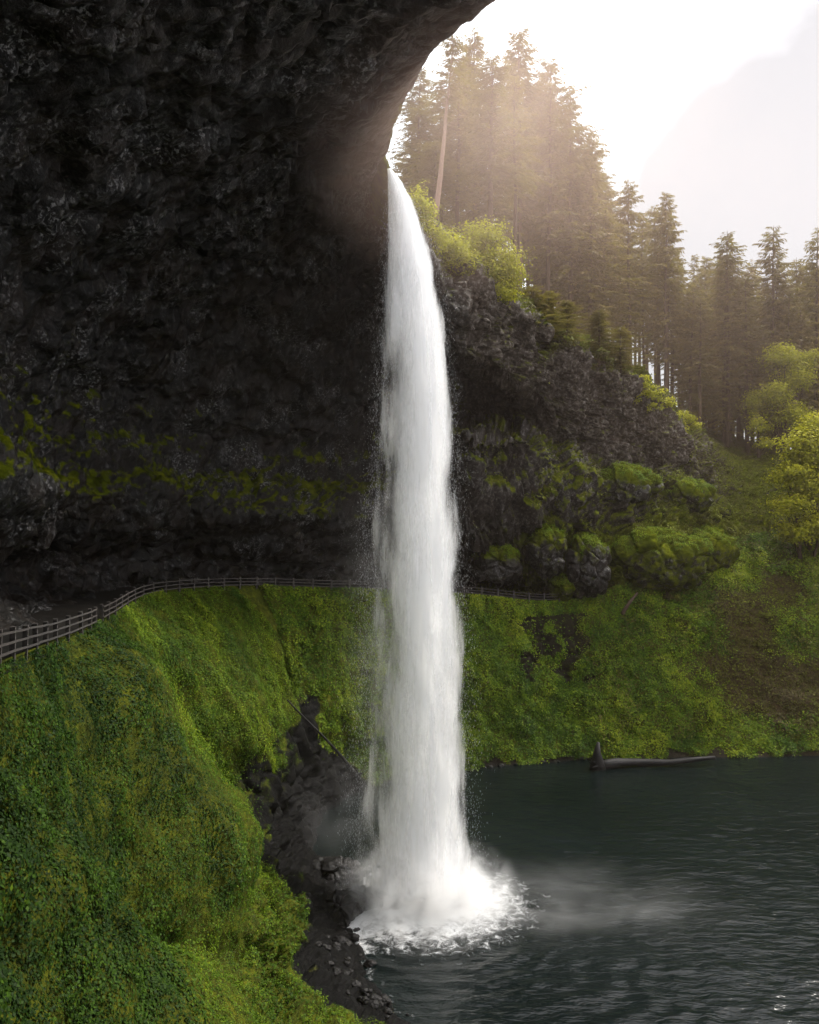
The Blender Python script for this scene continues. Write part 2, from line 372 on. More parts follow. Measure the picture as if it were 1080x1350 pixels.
m_ = m_ - .35 * sstep(5.4, 6.2, UR) * sstep(11.2, 10.4, UR) * right * (1 - soft)
cliff = mk('cliff', PR, gridfaces(len(t2), len(u2)), M_ROCK, dict(moss=m_, dry_lit=right * (.45 + .55 * sstep(5, 7, UR)) * sstep(.8, 2, UR)), False)  # right side paler: drier rock plus daylight painted in
tag(cliff, kind='structure')

REAR_BLOCK = []  # unseen wall behind the camera, added and raised to block rear sky light
for (fx, fy, fz, ex, ey, ez) in [(6,-22,30,36,-6,60),(30,-30,30,44,-12,76),(60,-32,30,66,-14,76),(94,-18,29,92,0,72),(118,14,28,110,20,56)]:
    f0 = np.array((fx, fy, fz), float); E = np.array((ex, ey, ez), float); o = f0 - E; o[2] = 0; o /= np.linalg.norm(o)
    REAR_BLOCK.append([f0, f0 + o * 2 + (0, 0, 4), f0 - o * 1 + (0, 0, 9), f0 + o + (0, 0, 15), f0 + (E - f0) * .3 + (0, 0, 12), f0 + (E - f0) * .7 + (0, 0, 5), E, E + o * .2 + (0, 0, 3), E + o * 14 + (0, 0, 6)])
GB, _, _ = loft(REAR_BLOCK, 150, 80); pb = GB.reshape(-1, 3) + 1.2 * np.stack([fbm(GB.reshape(-1, 3) / 6, 4, 171 + k) for k in range(3)], 1)
tag(mk('cliff', pb, gridfaces(150, 80), M_ROCK, dict(moss=.1 + .3 * fbm(pb / 5, 3, 175)), False), kind='structure')  # out of view, added to cut light from behind

# ------------------------------------------------------------------ forest floor
ctl = [P(575,285,90),P(640,335,105),P(690,402,118),P(735,430,122),P(780,452,126),P(830,492,130),P(880,540,133),P(920,580,136),P(1000,592,138),P(1080,602,142),
       P(1200,620,150),P(1350,640,150),(-10,110,60),(-20,140,62),(10,120,60.5),(12,150,59),(20,180,54),(40,180,46),(60,180,38),(90,190,34),(130,180,32),(10,240,56),(60,250,44),(130,250,34),(-60,150,64),(-60,240,66),
       (8,90,54),(16,100,53.5),(24,112,52),(31,118,46.5),(36,126,38.5),(-3,80,57),(130,110,32),(110,100,31),(160,120,32),(160,250,33)]
ctl = np.array(ctl, float)
def tps(c):
    xy = c[:, :2] / 50; D = np.linalg.norm(xy[:, None] - xy[None], axis=2); K = D * D * np.log(D + 1e-9)
    n_ = len(c); A = np.zeros((n_ + 3, n_ + 3)); A[:n_, :n_] = K + np.eye(n_) * .002; A[:n_, n_] = 1; A[:n_, n_ + 1:] = xy; A[n_, :n_] = 1; A[n_ + 1:, :n_] = xy.T
    return np.linalg.solve(A, np.concatenate([c[:, 2], [0, 0, 0]])), xy
TW, TX = tps(ctl)
def floor_z(x, y):
    q = np.stack([np.atleast_1d(x), np.atleast_1d(y)], 1) / 50.0
    D = np.linalg.norm(q[:, None] - TX[None], axis=2)
    return (D * D * np.log(D + 1e-9)) @ TW[:len(TX)] + TW[len(TX)] + q @ TW[len(TX) + 1:]
# lower edge follows just behind the rim
edge = np.array([(-60,100),(-12,90),(-2,78),(6,84),(10,93),(16,103),(23,111),(31,116),(41,119),(49,128),(61,131),(86,128),(110,112),(150,100)], float)
ee = catmull(edge, even(edge, 150)); NR_ = 60
gg = []
for (ex, ey) in ee:
    k = np.linspace(0, 1, NR_) ** 1.6
    xs = ex + (ex * .25) * k; ys = ey + (270 - ey) * k
    zz = floor_z(xs, ys); zz = zz - 1.6 * (1 - sstep(0, .06, k))
    gg.append(np.stack([xs, ys, zz], 1))
gg = np.array(gg); gf = gg.reshape(-1, 3).copy(); gf[:, 2] += .4 * fbm(gf / 4, 3, 121)
tag(mk('hills', gf, gridfaces(150, NR_), M_SLOPE, dict(veg=np.clip(.45 + .4 * fbm(gf / 6, 3, 122), 0, 1), brown=np.full(len(gf), .9)), True), kind='structure')

# ------------------------------------------------------------------ leaves
def leaf_quads(pos, nrm, L, W, rng, tilt=.7):
    """one diamond leaf per point, tilted about the given normals"""
    k = len(pos); r = rng.normal(size=(k, 3)); n_ = nrm + tilt * r; n_ /= np.linalg.norm(n_, axis=1, keepdims=True)
    a = np.cross(n_, rng.normal(size=(k, 3))); a /= np.linalg.norm(a, axis=1, keepdims=True) + 1e-9
    b = np.cross(n_, a)
    L = np.asarray(L).reshape(-1, 1) * np.ones((k, 1)); W = np.asarray(W).reshape(-1, 1) * np.ones((k, 1))
    V = np.stack([pos - a * L * .5, pos + b * W * .5 - a * L * .05, pos + a * L * .5, pos - b * W * .5 - a * L * .05], 1)
    return V.reshape(-1, 3), np.arange(4 * k).reshape(k, 4)

def scatter(G, Nn, weight, count, rng):
    n_, m, _ = G.shape
    a = np.linalg.norm(np.cross(G[1:, :-1] - G[:-1, :-1], G[:-1, 1:] - G[:-1, :-1]), axis=2)
    w = a * weight[:-1, :-1]; c = np.cumsum(w.ravel()); c /= c[-1]
    idx = np.searchsorted(c, rng.random(count)); i, j = np.unravel_index(np.minimum(idx, w.size - 1), w.shape)
    u, v = rng.random((count, 1)), rng.random((count, 1))
    pos = G[i, j] * (1 - u) * (1 - v) + G[i + 1, j] * u * (1 - v) + G[i, j + 1] * (1 - u) * v + G[i + 1, j + 1] * u * v
    return pos, Nn[i, j], i, j

GG = GD.reshape(G.shape); NN = gnormals(GG)
if NN[380, 100, 2] < 0: NN = -NN
VEG = veg.reshape(G.shape[:2]); BR = brown.reshape(G.shape[:2])
TSg = TS.reshape(G.shape[:2]); USg = US.reshape(G.shape[:2])
# left bank
clump = sstep(-.35, .35, fbm(GD / .8, 3, 131)).reshape(VEG.shape)
depth = np.clip(GG[..., 1], 14, 200)
wt = sstep(.35, .75, VEG) * (.25 + .75 * clump) * (depth < 78) * (GG[..., 1] > 12) * (TSg < 11.2) * (USg > 1.9) / np.minimum(depth / 25, 1.7) ** 1.3 * (1 + .5 * (TSg > 6.8))
pos, nr, ii, jj = scatter(GG, NN, wt, 540000, RNG)
big = vnoise(pos / 2.6, 135) * .5 + .5
size = (.08 + .08 * RNG.random(len(pos))) * (.75 + .6 * big) * (1 + .012 * np.clip(pos[:, 1] - 25, 0, 60))
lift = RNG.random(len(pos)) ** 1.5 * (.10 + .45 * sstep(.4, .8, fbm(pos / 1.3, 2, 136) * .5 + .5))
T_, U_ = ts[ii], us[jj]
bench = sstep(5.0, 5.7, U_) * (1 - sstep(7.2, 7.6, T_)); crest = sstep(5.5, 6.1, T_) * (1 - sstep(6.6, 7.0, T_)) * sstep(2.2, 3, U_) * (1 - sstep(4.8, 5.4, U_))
tint = np.clip(.14 + .38 * fbm(pos / 3.5, 3, 137) + .13 * RNG.normal(size=len(pos)) + .5 * (lift - .2) + .40 * bench + .52 * crest + .46 * sstep(6.9, 7.5, T_) + .15 * sstep(7, 7.6, T_) * vnoise(np.stack([T_ * 6, U_ * .4, U_ * 0], 1), 139), 0, 1)  # crest tinted brighter than the bulge face, imitating light on the ridge
size = size * (1 - .3 * bench - .35 * crest - .25 * sstep(6.8, 7.4, T_))
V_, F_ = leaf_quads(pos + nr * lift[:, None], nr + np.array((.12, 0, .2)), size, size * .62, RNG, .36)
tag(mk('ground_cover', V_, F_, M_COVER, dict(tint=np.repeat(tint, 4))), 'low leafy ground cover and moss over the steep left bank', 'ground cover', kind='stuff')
# far bank
wt = sstep(.3, .7, VEG) * (.2 + .8 * clump) * (TSg > 9.2) * (USg > 1.7) * (1 - .5 * BR) * (1 + .8 * (TSg > 11.5))
pos, nr, ii, jj = scatter(GG, NN, wt, 300000, RNG)
lift = RNG.random(len(pos)) * (.15 + .7 * sstep(.45, .8, fbm(pos / 1.8, 2, 146) * .5 + .5))
size = .16 + .16 * RNG.random(len(pos))
tint = np.clip(.68 + .6 * fbm(pos / 4, 4, 147, .65) + .15 * RNG.normal(size=len(pos)) + .3 * (lift - .3), 0, 1)
V_, F_ = leaf_quads(pos + nr * lift[:, None], nr + np.array((0, -.2, .4)), size, size * .65, RNG, .55)
tag(mk('ground_cover', V_, F_, M_COVER, dict(tint=np.repeat(tint, 4))), 'bright green ground cover on the bank across the pool', 'ground cover', kind='stuff')
# brush on the right slope, ledges and forest edge
wt = np.clip(.25 + BR, 0, 1) * (TSg > 13.2) * (USg > .5) * (GG[..., 2] > 1.5)
pos, nr, ii, jj = scatter(GG, NN, wt, 70000, RNG)
MG = m_.reshape(t2.size, u2.size); N2f = NR.reshape(G2.shape)
URg = UR.reshape(MG.shape); TRg = TR_.reshape(MG.shape)
wt2 = np.maximum(.7 * (TRg > 17) * 1.0, np.maximum(sstep(.45, .85, MG) * (TRg > 12.4), 1.0 * (TRg > 11.15) * (URg > 10.9))) * (URg < 12.9)
pos2, nr2, i2, j2 = scatter(GR, N2f, wt2, 150000, RNG)
pos3, nr3, _, _ = scatter(gg, np.tile(np.array((0, -.2, 1.0)), gg.shape[:2] + (1,)), (gg[..., 1] < 150) * 1.0, 60000, RNG)
pos = np.concatenate([pos, pos2, pos3]); nr = np.concatenate([nr, nr2, nr3])
lift = RNG.random(len(pos)) * (.15 + 1.3 * sstep(.5, .85, fbm(pos / 2.0, 2, 156) * .5 + .5))
size = .18 + .2 * RNG.random(len(pos))
tint = np.clip(.42 + .5 * fbm(pos / 5, 3, 157) + .15 * RNG.normal(size=len(pos)) + .2 * lift, 0, 1)
V_, F_ = leaf_quads(pos + nr * lift[:, None], nr + np.array((0, -.2, .5)), size, size * .6, RNG, .6)
tag(mk('undergrowth', V_, F_, M_BRUSH, dict(tint=np.repeat(tint, 4))), 'olive and brown undergrowth on ledges and the far right slope', 'undergrowth', kind='stuff')

# ------------------------------------------------------------------ conifers
def conifer_mesh(seed, H=40.0, Rr=4.2, h0=.22, sparse=1.0):
    g = np.random.default_rng(seed)
    k = 14; hs = np.linspace(0, 1, k)
    bend = np.cumsum(g.normal(0, .05, (k, 2)), axis=0)
    cx = np.stack([bend[:, 0], bend[:, 1], hs * H - .5 * (hs == 0)], 1)
    tr = MB().tube(cx, .42 * (1 - hs) ** .8 + .03, 9, .12, g)
    pos, ax, nn, L, W, tn = [], [], [], [], [], []
    def trunk_at(h): return np.array([np.interp(h, cx[:, 2], cx[:, 0]), np.interp(h, cx[:, 2], cx[:, 1]), h])
    h = h0 * H; az = 0
    limbs = MB()
    while h < H * .995:
        t = (h - h0 * H) / (H - h0 * H)
        env = (min(1, .35 + 3.2 * t)) * (1 - t) ** .54 * (1 + .22 * math.sin(h * 1.9 + seed) + g.normal(0, .1))
        for b in range(g.integers(3, 6)):
            if g.random() > sparse: continue
            az += 2.4 + g.normal(0, .4)
            Lb = (Rr * env * g.uniform(.5, 1.15) * (1 + .28 * math.sin(az + h * .3 + seed)) + .4)
            o = np.array([math.cos(az), math.sin(az), 0]); side = np.array([-o[1], o[0], 0])
            b0 = trunk_at(h + g.uniform(-.3, .3)); rise = .28 * (t - .25) + g.uniform(-.05, .1); droop = g.uniform(.05, .13) * (1.2 - t)
            tip = b0 + o * Lb + np.array([0, 0, rise * Lb - droop * Lb * Lb * .35])
            if Lb > 1.6: tr.tube([b0, (b0 + tip) / 2 + (0, 0, .06 * Lb), tip], [.05, .03, .01], 3, 0, g, False)
            ns = max(3, int(Lb / .33))
            for s_ in range(ns):
                f = (s_ + .6) / ns
                if f < .12: continue
                c = b0 + (tip - b0) * f + np.array([0, 0, .24 * Lb * f * (1 - f)])
                for sd in (-1, 1, 0):
                    wl = (.30 + .55 * (1 - f)) * min(1, .35 + Lb / 3.2) * g.uniform(.7, 1.25) + .25
                    dr_ = o * g.uniform(.3, .9) + side * sd * g.uniform(.6, 1.1) + np.array([0, 0, -g.uniform(.15, .75)])
                    dr_ /= np.linalg.norm(dr_)
                    pos.append(c); ax.append(dr_); L.append(wl * 1.25); W.append(wl * g.uniform(.22, .42))
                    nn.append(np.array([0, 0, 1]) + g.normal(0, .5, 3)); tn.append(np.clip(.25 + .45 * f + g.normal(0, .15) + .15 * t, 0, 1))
        h += g.uniform(.38, .72) * (1.25 - .5 * t)
    pos, ax, nn, L, W = np.array(pos), np.array(ax), np.array(nn), np.array(L)[:, None], np.array(W)[:, None]
    b = np.cross(nn, ax); b /= np.linalg.norm(b, axis=1, keepdims=True) + 1e-9
    V = np.stack([pos, pos + ax * L * .45 + b * W * .5, pos + ax * L, pos + ax * L * .45 - b * W * .5], 1).reshape(-1, 3)
    return tr, limbs, V, np.arange(len(V)).reshape(-1, 4), np.repeat(np.array(tn), 4)

KINDS = [(201, 7.6, .10, .85), (202, 6.7, .30, .78), (203, 7.9, .24, .8), (204, 5.2, .45, .75), (205, 7.1, .14, .82), (206, 4.8, .55, .75), (207, 6.2, .38, .6), (208, 8.3, .08, .85)]
PROTO = []
def make_conifer(args, bark):
    tr, limbs, V, Fq, tn = conifer_mesh(args[0], 40, args[1], args[2], args[3])
    root = empty('conifer', (0, 0, 0))
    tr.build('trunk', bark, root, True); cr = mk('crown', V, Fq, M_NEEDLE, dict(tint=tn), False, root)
    if limbs.v: limbs.build('branches', bark, cr)
    return root
def copy_tree(o, parent=None):
    c = o.copy(); COL.objects.link(c)
    if parent: c.parent = parent
    for ch in list(o.children): copy_tree(ch, c)
    return c
used = {}
def conifer(kind, px, py, Y, top_px, top_py, label, group=None, bark=None, wide=1.0):
    key = (kind, bark)
    if key not in used: used[key] = make_conifer(KINDS[kind], bark or M_BARK); o = used[key]
    else: o = copy_tree(used[key])
    x, y, z_ = P(px, py, Y); z_ = float(floor_z(x, y)[0]) if py is None else z_
    zt = CAMZ - (top_py - 640) / F * Y; h = zt - z_
    o.location = (x, y, z_ - .3); s = h / 40
    wq = (.45 + .5 * s if s > .5 else s * 2.1) * wide; o.scale = (wq, wq, s)
    lean = math.atan2((top_px - px) / F * Y, h)
    o.rotation_euler = (random.uniform(-.015, .015), lean, 0)
    o.rotation_mode = 'XYZ'
    e = o.rotation_euler.to_quaternion() @ __import__('mathutils').Euler((0, 0, random.uniform(0, 6.28))).to_quaternion()
    o.rotation_euler = e.to_euler()
    tag(o, label, 'tree', group); return o

def gy(px, Y):   # ground row seen at this column and depth
    x = (px - 540) / F * Y; return 640 - (float(floor_z(x, Y)[0]) - CAMZ) * F / Y
HERO = [
 (5, 574, 285, 92, 600, 40, 'leaning conifer with pale pinkish bare trunk beside the lip', M_PALEBARK, 1.0),
 (3, 551, 255, 110, 553, 88, 'thin open conifer between the overhang and the leaning trunk', None, .8),
 (4, 627, 330, 116, 627, 34, 'conifer with ragged top right of the leaning trunk', None, .9),
 (1, 686, 405, 120, 686, 30, 'tallest conifer of the stand with narrow pointed top', None, .95),
 (2, 722, 420, 122, 728, 72, 'broad conifer just right of the tallest one', None, .95),
 (0, 752, 440, 125, 752, 108, 'full conifer at the right shoulder of the tall stand', None, .95),
 (7, 779, 455, 127, 779, 172, 'low broad conifer where the tall stand steps down', None, .9),
 (4, 832, 495, 132, 832, 232, 'pointed conifer at the dip in the tree line', None, .9),
 (2, 878, 540, 134, 878, 252, 'rounded conifer right of the dip in the tree line', None, .85),
 (1, 960, 590, 138, 960, 302, 'pyramid topped conifer alone above the right slope', None, 1.0),
 (7, 1018, 595, 140, 1018, 296, 'broad conifer above the small yellow green maple', None, .95),
 (0, 1076, 600, 142, 1076, 298, 'conifer cut by the right border of the view', None, .95),
]
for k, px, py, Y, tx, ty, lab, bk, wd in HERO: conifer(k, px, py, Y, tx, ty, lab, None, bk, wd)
def sky_top(px): return np.interp(px, [520, 560, 600, 640, 690, 740, 770, 792, 815, 835, 880, 915, 960, 985, 1020, 1050, 1090, 1400], [120, 110, 70, 60, 60, 105, 150, 205, 255, 245, 270, 318, 320, 340, 318, 328, 310, 300])
g = random.Random(5)
BAND = [
 ('dark conifer packed in the tall stand behind the rim bushes', 'conifers behind the rim bushes', 530, 700, 100, 150, 17, (0, 1, 2, 4, 6)),
 ('conifer in the middle stand above the broken cliff band', 'conifers above the broken cliff band', 700, 800, 122, 152, 19, (0, 2, 4, 7, 1)),
 ('bare stemmed conifer with sky showing between it and its neighbours', 'bare stemmed conifers at the gap', 765, 925, 132, 165, 22, (3, 5, 6, 1)),
 ('brown hazed conifer in the far stand above the right slope', 'conifers above the right slope', 905, 1085, 136, 170, 38, (0, 1, 2, 4, 7, 3)),
]
for lab, grp, a, b, y0, y1, cnt, kinds in BAND:
    for i in range(cnt):
        px = a + (b - a) * (i + g.random()) / cnt; Y = g.uniform(y0, y1)
        ty = float(sky_top(px)) + g.uniform(4, 95)
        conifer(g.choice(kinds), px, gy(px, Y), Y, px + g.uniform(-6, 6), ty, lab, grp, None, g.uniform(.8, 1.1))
for k, (px, py, Y, ty) in enumerate([(703,445,96,372),(722,455,98,380),(746,462,101,392),(790,478,106,405),(818,496,109,428),(668,400,90,330)]):
    conifer((0, 7, 4)[k % 3], px, py, Y, px, ty, 'young bushy conifer hanging over the cliff edge below the tall stand', 'young conifers on the cliff edge', None, 1.25)
for i in range(16):
    px = g.uniform(1100, 1500); Y = g.uniform(120, 165)
    conifer(g.choice((0, 2, 4, 7)), px, gy(px, Y), Y, px, 300 + g.uniform(0, 40), 'conifer beyond the right border of the view', 'conifers beyond the right border')

# ------------------------------------------------------------------ broadleaf trees and bushes
def broadleaf(name, base, blobs, label, cat, leaf=.26, dens=70, mat=None, group=None, seed=1, stems=1, trunk_r=.14):
    gr = np.random.default_rng(seed); base = np.array(base, float)
    root = empty(name, base); tr = MB(); pos = []; nrm = []; tn = []
    for c, r in blobs:
        c = np.array(c, float); r = np.array(r, float)
        k = int(dens * (r[0] * r[1] + r[1] * r[2] + r[0] * r[2]) * 1.6) + 20
        nsub = max(5, int(k / 55)); sub = gr.normal(size=(nsub, 3)); sub /= np.linalg.norm(sub, axis=1, keepdims=True); sub *= gr.random((nsub, 1)) ** .4 * .8
        which = gr.integers(0, nsub, k); off = gr.normal(size=(k, 3)) * .29; off[:, 2] *= .5
        q = sub[which] + off; pos.append(c + q * r); nrm.append(q + np.array((0, 0, .9)))
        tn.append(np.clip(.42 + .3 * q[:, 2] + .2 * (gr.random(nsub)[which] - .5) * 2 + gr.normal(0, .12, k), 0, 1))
        for s_ in sub[: 4]:
            e = c + s_ * r * .8; mid = c * .35 + e * .2 + np.array((base - base)) * 0 + np.array((0, 0, 0)) * .0
            mid = (np.zeros(3) * .4 + c * .6) + gr.normal(0, .15, 3)
            tr.tube([np.array((gr.normal(0, .1), gr.normal(0, .1), -.4)), mid * .5 + gr.normal(0, .12, 3), mid, e], [trunk_r, trunk_r * .7, trunk_r * .45, .02], 6, .1, gr)
    pos = np.concatenate(pos); nrm = np.concatenate(nrm); tn = np.concatenate(tn)
    V, Fq = leaf_quads(pos, nrm, leaf * gr.uniform(.7, 1.3, len(pos)), leaf * .75 * gr.uniform(.7, 1.2, len(pos)), gr, .55)
    mk('crown', V, Fq, mat or M_MAPLE, dict(tint=np.repeat(tn, 4)), False, root)
    tr.build('trunk' if stems == 1 else 'stems', M_BARK, root, True)
    return tag(root, label, cat, group)
def bush_at(base, lst, *a, **k):
    b = np.array(P(*base)); bl = []; gw = k.pop('grow', 1)
    for px, py, Y, rx, ry, rz in lst: bl.append((np.array(P(px, py, Y)) - b, (rx * gw, ry * gw, rz * gw)))
    return broadleaf(k.pop('name', 'bush'), b, bl, *a, **k)
bush_at((553,300,76), [(549,268,74,1.1,1.5,1.6),(557,290,74,1.3,1.6,1.6),(567,312,75,1.5,1.6,1.4),(560,325,75,1.2,1.6,1.0)], 'yellow green bush tumbling over the rim beside the falling water', 'bush', leaf=.26, dens=62, grow=1.3, seed=11, stems=2)
bush_at((590,355,80), [(582,330,79,1.3,1.6,1.3),(596,322,80,1.5,1.6,1.3),(604,345,80,1.5,1.8,1.2)], 'low yellow green bush between the water and the big round bush', 'bush', leaf=.26, dens=62, grow=1.35, seed=12, stems=2)
bush_at((645,385,86), [(636,312,86,2.2,2.0,1.7),(624,335,85,1.8,1.8,1.4),(655,345,86,2.3,2.0,1.8),(672,360,87,1.5,1.6,1.3),(645,365,86,2.2,2.0,1.3),(662,385,86,1.4,1.5,1.2)], 'big rounded yellow green bush on the cliff top', 'bush', leaf=.28, dens=62, grow=1.3, seed=13, stems=2)
bush_at((690,420,93), [(685,410,92.5,1.4,1.3,1.1),(700,425,94,1.4,1.3,.9)], 'small green bush hanging right of the big rounded bush', 'bush', leaf=.25, mat=M_BRUSH, seed=14, stems=2)
bush_at((1062,770,108), [(1060,590,106,3.0,3,2.8),(1082,565,107,2.6,3,2.3),(1040,625,105,2.3,2.5,2.0),(1075,640,105,3.2,3,2.6),(1040,665,104,2.2,2.4,1.8),(1085,690,104,3,3,2.4),(1048,700,104,2.1,2.2,1.7),(1100,610,107,3,3,3)], 'large yellow green maple at the right border on the slope', 'tree', name='maple_tree', leaf=.34, dens=70, grow=1.15, seed=15, trunk_r=.22)
bush_at((1035,590,132), [(1030,470,132,3,3,2.6),(1048,495,132,3,3,2.6),(1020,520,131,2.6,2.6,2.4),(1040,545,131,3,3,2.4),(995,530,133,1.8,2,2.6),(1062,470,133,2,2,2)], 'slender bright maple among dark trunks above the right slope', 'tree', name='maple_tree', leaf=.36, dens=60, grow=1.1, seed=16, trunk_r=.2)
bush_at((1000,600,130), [(1000,560,130,2.2,2,2.4),(1012,585,130,2,2,1.6)], 'small bright shrub at the foot of the dark trunks', 'bush', leaf=.34, dens=40, seed=17, stems=2)
for k, (px, py, Y, r, lab) in enumerate([
    (845,515,111,1.7,'bush leaning over the broken cliff below the bare trunks'), (868,532,113,1.6,'bush second along the sloping cliff edge towards the valley'),
    (905,560,118,1.6,'lowest bush on the sloping cliff edge'), (790,478,104,1.3,'small bush on the cliff edge under the tall stand'), (735,452,98,1.4,'dull bush above the brown cliff face')]):
    bush_at((px, py, Y), [(px, py - 10, Y, r, r, r * .8), (px + 12, py, Y, r * .8, r, r * .6), (px - 8, py + 8, Y - .6, r * .7, r * .8, r * .7)], lab, 'bush', leaf=.3, dens=55, mat=M_MAPLE if k in (0, 1, 2) else M_BRUSH, seed=30 + k, stems=2)
for k, (px, py, Y, r) in enumerate([(960,800,104,1.4),(985,850,101,1.5),(930,770,106,1.3),(1010,820,102,1.3),(900,830,101,1.1),(1060,960,95,1.3),(880,790,103,1.2),(1030,935,96,1.0),(960,745,108,1.2)]):
    bush_at((px, py, Y), [(px, py - 8, Y, r, r, r * .7), (px + 11, py - 2, Y, r * .8, r, r * .5)], 'leafy shrub scattered on the brushy slope right of the pool', 'bush', leaf=.3, dens=55, mat=M_BRUSH, group='shrubs on the right slope', seed=50 + k, stems=2)

# ------------------------------------------------------------------ boulders
def ico(sub=5):
    import bmesh
    bm = bmesh.new(); bmesh.ops.create_icosphere(bm, subdivisions=sub, radius=1)
    v = np.array([q.co[:] for q in bm.verts]); f = np.array([[q.index for q in t.verts] for t in bm.faces]); bm.free(); return v, f
IV, IF = ico(6); IVs, IFs = ico(4)
def boulder(c, r, label, seed, moss=.3, name='mossy_boulder', small=False, group=None, cat='boulder', mat=None):
    v, f = (IVs, IFs) if small else (IV, IF)
    r = np.array(r, float); q = v * r; w = q + seed * 13.7
    rr = r.mean(); a1_, a2_, ac_ = worley(w / (rr * .7) + .2 * fbm(w / rr, 2, seed)[:, None], seed)
    k = 1 + .28 * fbm(w / (rr * .9), 4, seed + 5) + .30 * (ac_ - .5) - .12 * (1 - sstep(0, .2, a2_ - a1_)) + .05 * fbm(w / .35, 3, seed + 7)
    V = q * k[:, None]
    nz = (v / r); nz = nz[:, 2] / np.linalg.norm(nz, axis=1)
    o = mk(name, V, f, mat or M_ROCK, dict(moss=moss + (.12 if moss > 0 else 0) + .45 * sstep(-.1, .7, nz), dry_lit=np.full(len(V), .15)), False); o.location = c
    if name == 'mossy_boulder':
        gq = np.random.default_rng(seed); ok_ = np.where(nz + .5 * fbm(q / 1.1, 3, seed + 9) > .38)[0]; pk = gq.choice(ok_, int(900 * r[0] * r[1]) // 4 + 900)
        nq = v[pk] / r; nq /= np.linalg.norm(nq, axis=1, keepdims=True)
        Vq, Fq = leaf_quads(V[pk] + nq * gq.random((len(pk), 1)) * .16 + gq.normal(0, .08, (len(pk), 3)), nq + (0, 0, .3), .12 + .12 * gq.random(len(pk)), .09, gq, .5)
        mk('moss', Vq, Fq, M_COVER, dict(tint=np.repeat(np.clip(.72 + .12 * gq.normal(size=len(pk)) + .3 * fbm(V[pk] / .8, 2, 5), 0, 1), 4)), False, o)
    return tag(o, label, cat, group)
B = [((868,735,103.5),(6.6,3.2,3.6),'wide mossy boulder at the foot of the right cliff',1,.42), ((930,725,107.5),(3.6,2.6,2.6),'mossy hump behind the wide mossy boulder',2,.45),
     ((775,745,100.5),(2.5,2.2,4.0),'upright dark boulder with mossy cap by the fence end',3,.15), ((720,725,98.2),(2.3,2.0,3.2),'moss capped pillar boulder above the fence end',4,.28),
     ((822,640,106.5),(5.2,2.8,2.6),'moss topped ledge boulder below the upper cliff',5,.30), ((742,775,100.8),(1.6,1.5,1.3),'round green boulder just past the fence end',6,.5),
     ((905,655,112),(4.0,2.4,2.4),'mossy boulder where the upper cliff ends',7,.40), ((655,745,98.2),(2.8,2.2,2.2),'grey brown boulder in the dark hollow right of the water',8,.12)]
for pp, r, lab, sd, ms in B: boulder(P(*pp), np.array(r) * (1.12, 1, 1.12), lab, sd, ms)
wet = NT('wet_rock'); wn = wet.noise(2, 6, .65); wet.bump(t_ if False else wn, .8, .12)
wet.set(Base_Color=wet.ramp(wn, [(.3, (.002, .002, .002)), (.7, (.013, .012, .012))]), Roughness=wet.math('ADD', wn, .05), Specular_IOR_Level=.22)
boulder((-3.6, 59.6, .15), (1.7, 1.3, 1.1), 'wet black boulder jutting at the foot of the waterfall', 21, 0, 'shore_boulder', False, None, 'boulder', wet.m)
boulder((-6.0, 62.6, .7), (2.4, 1.9, 1.2), 'larger wet black boulder behind the jutting one', 22, 0, 'shore_boulder', False, None, 'boulder', wet.m)
boulder((-5.1, 58.0, .6), (1.6, 1.5, .9), 'low wet black boulder before the jutting one', 23, 0, 'shore_boulder', False, None, 'boulder', wet.m)
gr = random.Random(3)
SH = catmull(np.array([s[-1] for s in S], float), np.linspace(3.2, 13.5, 400))
for k in range(150):
    c = SH[gr.randrange(0, 190)] if k < 110 else SH[gr.randrange(290, 400)]
    ur = gr.uniform(-3.4, .3) if k < 110 else gr.uniform(-.3, .6)
    r = gr.uniform(.08, .2) if gr.random() < .6 else gr.uniform(.2, .42)
    off = np.array((ur, gr.uniform(-.8, .3), 0)) if k < 110 else np.array((0, ur, 0))
    boulder((c[0] + off[0], c[1] + off[1], max(0, -off[0] * .45) * (k < 110) + .05), (r * 1.3, r, r * .8), 'small wet black rock scattered along the left shore' if k < 110 else 'small dark rock at the waterline across the pool', 100 + k, 0, 'shore_rock', True, 'rocks on the left shore' if k < 110 else 'rocks across the pool', 'rock', wet.m)

# ------------------------------------------------------------------ fallen timber
lr = empty('fallen_log', P(790, 1011, 88.0))
b = np.array(P(790, 1011, 88.0)); e = np.array(P(942, 1001, 89.6)) - b
mbx = MB(); k = np.linspace(0, 1, 14)[:, None]
mbx.tube(k * e + np.array((0, 0, .15)) + np.stack([0 * k[:, 0], .28 * np.sin(k[:, 0] * 6), .10 * np.sin(k[:, 0] * 9)], 1), np.linspace(.50, .20, 14), 12, .4); mbx.build('trunk', M_LOG, lr, True)
st = MB(); st.tube([(-.1, 0, -.6), (-.1, 0, .7), (-.3, -.1, 1.6), (-.1, 0, 2.7)], [.95, .7, .42, .16], 9, .35)
for a in range(9):
    an = a * .7; st.tube([(0, 0, .1), (-.5 - .3 * math.cos(an) * .6, .6 * math.cos(an), .1 + .6 * math.sin(an)), (-.9 + .2 * math.sin(a * 3), 1.0 * math.cos(an + .2), .1 + .95 * math.sin(an + .2))], [.24, .13, .04], 6, .2)
st.build('root_plate', M_LOG, lr, True)
tag(lr, 'dark fallen log with upturned roots floating along the far shore', 'log')
a0 = np.array(P(382, 925, 74.2)) + (0, -.9, .5); a1v = np.array(P(476, 1026, 80)) + (0, -1.2, .3)
o = empty('leaning_pole', a1v); mbx = MB(); kk = np.linspace(0, 1, 9)[:, None]
